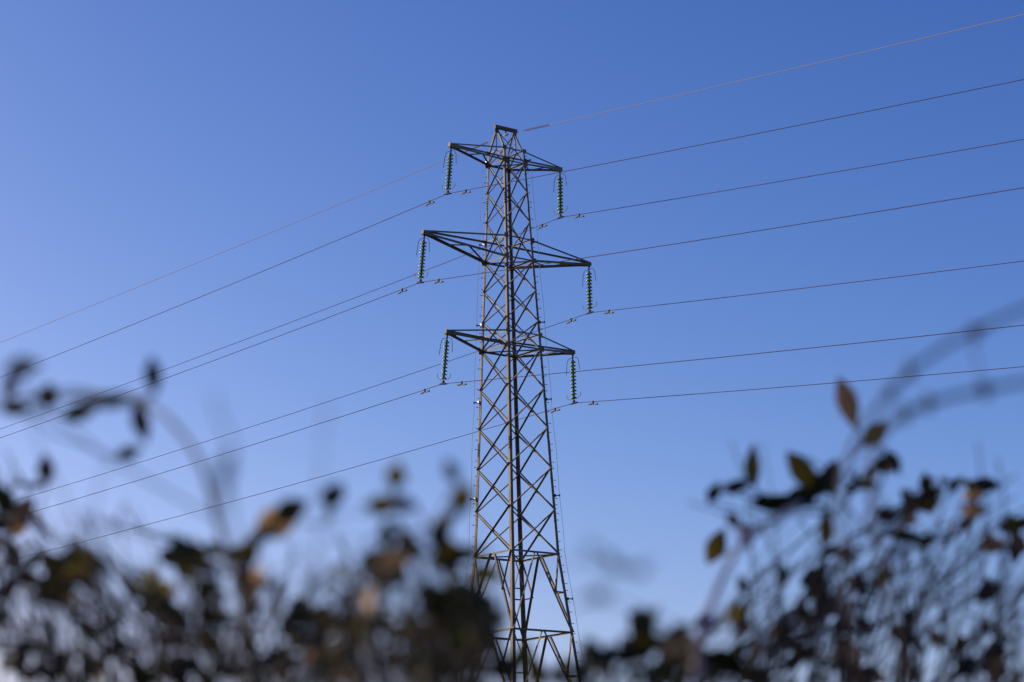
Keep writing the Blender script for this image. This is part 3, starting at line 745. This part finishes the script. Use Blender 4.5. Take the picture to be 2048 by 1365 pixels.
# right bush of thin twigs
shrub('twiggy_bush', 'half bare twiggy bush with tan and olive leaves at the right end of the hedge', 'bush',
    [(1850, 985, 45, 22, 12, DK, 3.2), (1820, 990, 25, 18, 5, DO, 3.2), (1900, 975, 30, 14, 6, DB, 3.3), (1955, 975, 25, 22, 7, DB, 3.3), (1940, 1005, 30, 25, 5, BT, 3.4), (1730, 965, 30, 25, 5, DB, 3.0), (1780, 930, 12, 16, 3, DB, 3.0),
     (2035, 1050, 28, 12, 6, DK, 3.0), (2025, 1095, 20, 15, 4, DK, 3.2), (1980, 1085, 30, 16, 4, BT, 3.2), (1920, 1055, 22, 14, 5, DB, 3.2), (1870, 1080, 30, 10, 4, DB, 3.2), (1780, 1035, 15, 15, 3, DB, 3.2), (1820, 1025, 10, 25, 4, BT, 3.2), (1805, 1065, 14, 8, 2, DK, 3.2),
     (1970, 1185, 14, 26, 4, DB, 3.2), (1695, 1105, 35, 16, 7, DB, 3.3), (1640, 1170, 25, 40, 9, DB, 3.2), (1665, 1210, 40, 35, 14, DK, 3.2), (1620, 1240, 35, 30, 9, DB, 3.2), (1690, 1260, 40, 30, 9, DK, 3.2), (1725, 1160, 22, 15, 5, DB, 3.3), (1770, 1155, 15, 12, 3, DB, 3.3),
     (1820, 1255, 40, 18, 8, DK, 3.2), (1840, 1290, 30, 20, 4, DK, 3.2), (1960, 1250, 16, 14, 3, DB, 3.2), (1990, 1290, 22, 30, 9, DK, 3.1), (2010, 1345, 30, 25, 9, BT, 3.1), (1930, 1330, 22, 14, 5, DB, 3.1), (1610, 1310, 30, 30, 6, DB, 3.1), (1560, 1260, 20, 14, 4, DB, 3.1), (1490, 1300, 30, 14, 5, DB, 3.0),
     (1520, 1352, 40, 14, 8, DK, 3.0), (1700, 1350, 60, 20, 8, DB, 3.1), (1800, 1350, 50, 16, 5, DB, 3.1), (2150, 1100, 80, 120, 24, DB, 3.2), (2180, 1280, 100, 90, 24, DK, 3.2),
     (1600, 1470, 150, 80, 34, DK), (1800, 1480, 150, 90, 34, DK), (2000, 1480, 150, 90, 34, DK), (1750, 1660, 280, 120, 50, DK), (2050, 1660, 200, 120, 40, DK), (1850, 1860, 330, 140, 60, DK)],
    [(1690, 1312, 56, 46, -40, 'tan', 2.9), (1688, 1330, 50, 26, -20, 'brown', 2.9), (1872, 1276, 34, 30, 80, 'tan', 3.0), (1920, 1288, 44, 30, 95, 'olive', 3.0), (1597, 1300, 60, 28, -60, 'olive', 3.0), (1552, 1262, 36, 22, 90, 'tan', 3.0), (1858, 1012, 46, 24, 20, 'olive', 3.1), (1985, 1090, 60, 30, 12, 'tan', 3.2),
     (1972, 1180, 54, 24, 85, 'brown', 3.0), (1815, 1030, 40, 18, 85, 'tan', 3.2), (1860, 1012, 36, 20, 100, 'tan', 3.2), (1565, 1150, 44, 22, 80, 'leaf', 2.7), (1485, 1170, 40, 22, 110, 'leaf', 2.7), (2040, 1048, 60, 24, -5, 'leaf', 3.0)],
    [([(1640, 1400), (1650, 1250), (1720, 1150), (1810, 1095), (1920, 1055)], 3.0, 0.005), ([(1700, 1400), (1740, 1280), (1830, 1170), (1930, 1140)], 3.0, 0.003), ([(1620, 1400), (1630, 1200), (1670, 1120), (1740, 1060), (1800, 1020)], 2.9, 0.004),
     ([(1640, 1365), (1700, 1230), (1780, 1190), (1880, 1190), (1950, 1200)], 2.8, 0.003), ([(2040, 1400), (2030, 1260), (2025, 1200), (2048, 1160), (2080, 1140)], 2.4, 0.006), ([(2000, 1400), (2000, 1300), (1960, 1240), (1930, 1225)], 3.0, 0.005),
     ([(1500, 1400), (1520, 1300), (1600, 1270), (1690, 1260), (1760, 1240)], 3.0, 0.004), ([(1990, 1380), (1930, 1310), (1850, 1270), (1780, 1260)], 3.0, 0.005), ([(1500, 1400), (1600, 1250), (1720, 1200), (1770, 1165)], 2.9, 0.004)]
    + fuzz(1540, 1800, 1110, 1300, 70, 2.4, 3.4, 0.0028, 0.7, 9) + fuzz(1780, 2100, 980, 1300, 46, 2.4, 3.4, 0.0026, 0.6, 10) + arcs(1430, 2000, 46, 2.5, 3.3, 0.0034, 41), 3.1, 25, 'shrubs of the hedge', sc=0.95, lpx=(26, 66), dens=1.0, lean=0.9)

# long arching canes
cane('arching_cane', 'thin leafy cane arching over to the left above the left bush', 'cane',
     [(520, 1365), (475, 1180), (440, 1060), (410, 950), (372, 880), (320, 825), (255, 795), (180, 790), (100, 795), (20, 800)], 1.5, 0.0050,
     [(306, 748, 74, 34, 100, 'leaf', 1.82), (282, 846, 84, 34, -78, 'brown', 1.90), (258, 906, 52, 28, 18, 'leaf', 1.90), (160, 824, 74, 36, 15, 'leaf', 1.82), (96, 792, 50, 44, 85, 'leaf', 1.90), (32, 817, 62, 28, 0, 'leaf', 1.90), (20, 772, 50, 26, 68, 'brown', 1.82),
      (46, 735, 70, 40, 12, 'leaf', 1.44), (222, 800, 80, 26, 8, 'leaf', 1.67)], 'bark', 'long canes rising out of the hedge', [([(300, 800), (306, 770)], 1.75, 0.002), ([(290, 815), (284, 830)], 1.82, 0.002)], 1.82)
cane('upright_cane', 'faint thin upright twig with one bend above the left bush', 'cane', [(510, 1365), (470, 1080), (455, 980), (465, 900), (440, 835), (425, 785)], 1.1, 0.0021, [(450, 940, 70, 30, 80, 'leaf', 1.05)], 'bark', 'long canes rising out of the hedge')
cane('upright_cane', 'faintest straight upright twig left of the pylon, below the wires', 'cane', [(630, 1365), (640, 1080), (640, 960), (646, 880), (656, 795)], 1.2, 0.0014, [], 'bark', 'long canes rising out of the hedge')
cane('arching_cane', 'upper of two bare canes arching to the right edge of the picture', 'cane',
     [(1720, 1365), (1700, 1200), (1685, 1050), (1692, 935), (1735, 845), (1790, 775), (1850, 720), (1930, 672), (2048, 618), (2250, 560)], 1.5, 0.0052,
     [], 'bark', 'long canes rising out of the hedge',
     [([(1945, 690), (1955, 730), (1958, 790)], 1.6, 0.0018), ([(1822, 740), (1812, 705)], 1.6, 0.0018)],
     1.5, [(1825, 745), (1945, 676), (1790, 790)])
cane('arching_cane', 'lower of two bare canes arching to the right edge of the picture', 'cane',
     [(1810, 1365), (1770, 1150), (1742, 970), (1755, 880), (1810, 828), (1880, 800), (1970, 780), (2048, 765), (2250, 735)], 1.5, 0.0056,
     [], 'bark', 'long canes rising out of the hedge', [], 1.5, [(1810, 828), (1970, 780), (1860, 805)])
cane('leafy_cane', 'leafy upright cane with dark pointed leaves and one tan leaf at its tip', 'cane',
     [(1555, 1365), (1612, 1200), (1648, 1090), (1662, 1000), (1690, 935), (1725, 885), (1712, 850)], 2.7, 0.0042,
     [(1695, 808, 104, 42, -70, 'tan'), (1610, 950, 108, 44, -52, 'olive'), (1505, 932, 86, 32, 95, 'olive'), (1650, 962, 74, 42, 48, 'leaf'), (1555, 1003, 110, 40, 4, 'leaf'), (1604, 995, 84, 42, 14, 'leaf'), (1650, 1056, 84, 28, 86, 'olive'),
      (1662, 942, 54, 30, 60, 'brown'), (1530, 1002, 40, 24, -10, 'leaf'), (1754, 866, 66, 36, 42, 'olive'), (1786, 925, 54, 28, -60, 'brown'), (1735, 968, 44, 26, 0, 'leaf'), (1475, 972, 60, 26, 20, 'leaf'), (1428, 985, 44, 26, 60, 'leaf')], 'bark', 'long canes rising out of the hedge',
     [([(1640, 985), (1600, 1003), (1530, 1003)], 2.7, 0.004), ([(1600, 1003), (1500, 985), (1465, 968), (1430, 975), (1425, 1000)], 2.7, 0.003), ([(1725, 890), (1770, 905), (1786, 925)], 2.7, 0.002), ([(1690, 940), (1735, 965)], 2.7, 0.002)])
cane('pink_cane', 'smooth pinkish cane with one olive leaf, leaning right in front of the right bush', 'cane',
     [(1395, 1365), (1412, 1250), (1440, 1170), (1475, 1100), (1510, 1060), (1555, 1033), (1600, 1005)], 1.8, 0.0085,
     [(1432, 1092, 76, 40, 62, 'olive', 2.8), (1410, 1245, 44, 40, 80, 'brown', 2.5), (1465, 1040, 36, 24, 130, 'leaf', 2.6), (1490, 1060, 30, 20, 100, 'brown', 2.6)], 'cane', 'long canes rising out of the hedge',
     [([(1480, 1075), (1465, 1040), (1430, 1020), (1375, 1005)], 2.3, 0.003)], 2.5, [(1475, 1100), (1550, 1035)])
cane('bent_twig', 'very blurred fine twig bending left, low to the right of the pylon', 'cane', [(1420, 1365), (1370, 1270), (1330, 1245), (1260, 1215), (1195, 1190)], 1.1, 0.0014, [(1200, 1190, 40, 30, 20, 'leaf', 1.1)], 'bark', 'long canes rising out of the hedge')
cane('bent_twig', 'very blurred horizontal twig passing behind the pylon waist on the right', 'cane', [(960, 1365), (1000, 1200), (1060, 1140), (1160, 1122), (1240, 1135), (1320, 1115)], 1.15, 0.0012, [(1225, 1125, 44, 22, -50, 'leaf', 1.1), (1282, 1142, 34, 20, 0, 'leaf', 1.1)], 'bark', 'long canes rising out of the hedge')

# ------------------------------------------------------------------ unseen tree added left of the frame to throw shade on the hedge
def shade_tree(base, height, cr, n, seed):
    r = random.Random(seed)
    o = root('added_shade_tree', base, 'rounded dark tree added out of view left of the hedge to shade it', 'tree')
    tr, fo = MB(), MB()
    top = base + Vector((0.1, 0.1, height*0.72)); c = base + Z*(height*0.62)
    tr.tube(smooth_path([base, base + Vector((0.06, -0.04, height*0.25)), base + Vector((-0.05, 0.05, height*0.5)), top], 5), [0.13 - 0.005*i for i in range(16)], 8)
    tips = []
    for k in range(46):
        d = rdir(r); d.z = abs(d.z)*0.9 - 0.35; e = c + Vector((d.x*cr, d.y*cr, d.z*cr*1.05))*r.uniform(0.6, 1.0)
        s0 = base + Z*height*r.uniform(0.25, 0.6)
        path = smooth_path([s0, s0.lerp(e, 0.5) + Z*0.12 + rdir(r)*0.1, e], 4)
        tr.tube(path, [0.035*(1-0.85*i/len(path)) for i in range(len(path))], 5)
        tips += path[3:]
    for _ in range(n):
        p = r.choice(tips) + rdir(r)*abs(r.gauss(0, 0.34))
        ln = r.uniform(0.07, 0.13)
        leaf_shape(fo, p, rdir(r), rdir(r), ln, ln*0.7, r.choice((0, 0, 0, 1, 2)), 0.2)
    build_plain(tr, 'trunk', [M['bark']], o)
    build_plain(fo, 'crown', MATS, o)
shade_tree(Vector((-6.3, 4.4, 0)), 6.9, 1.9, 2400, 31)
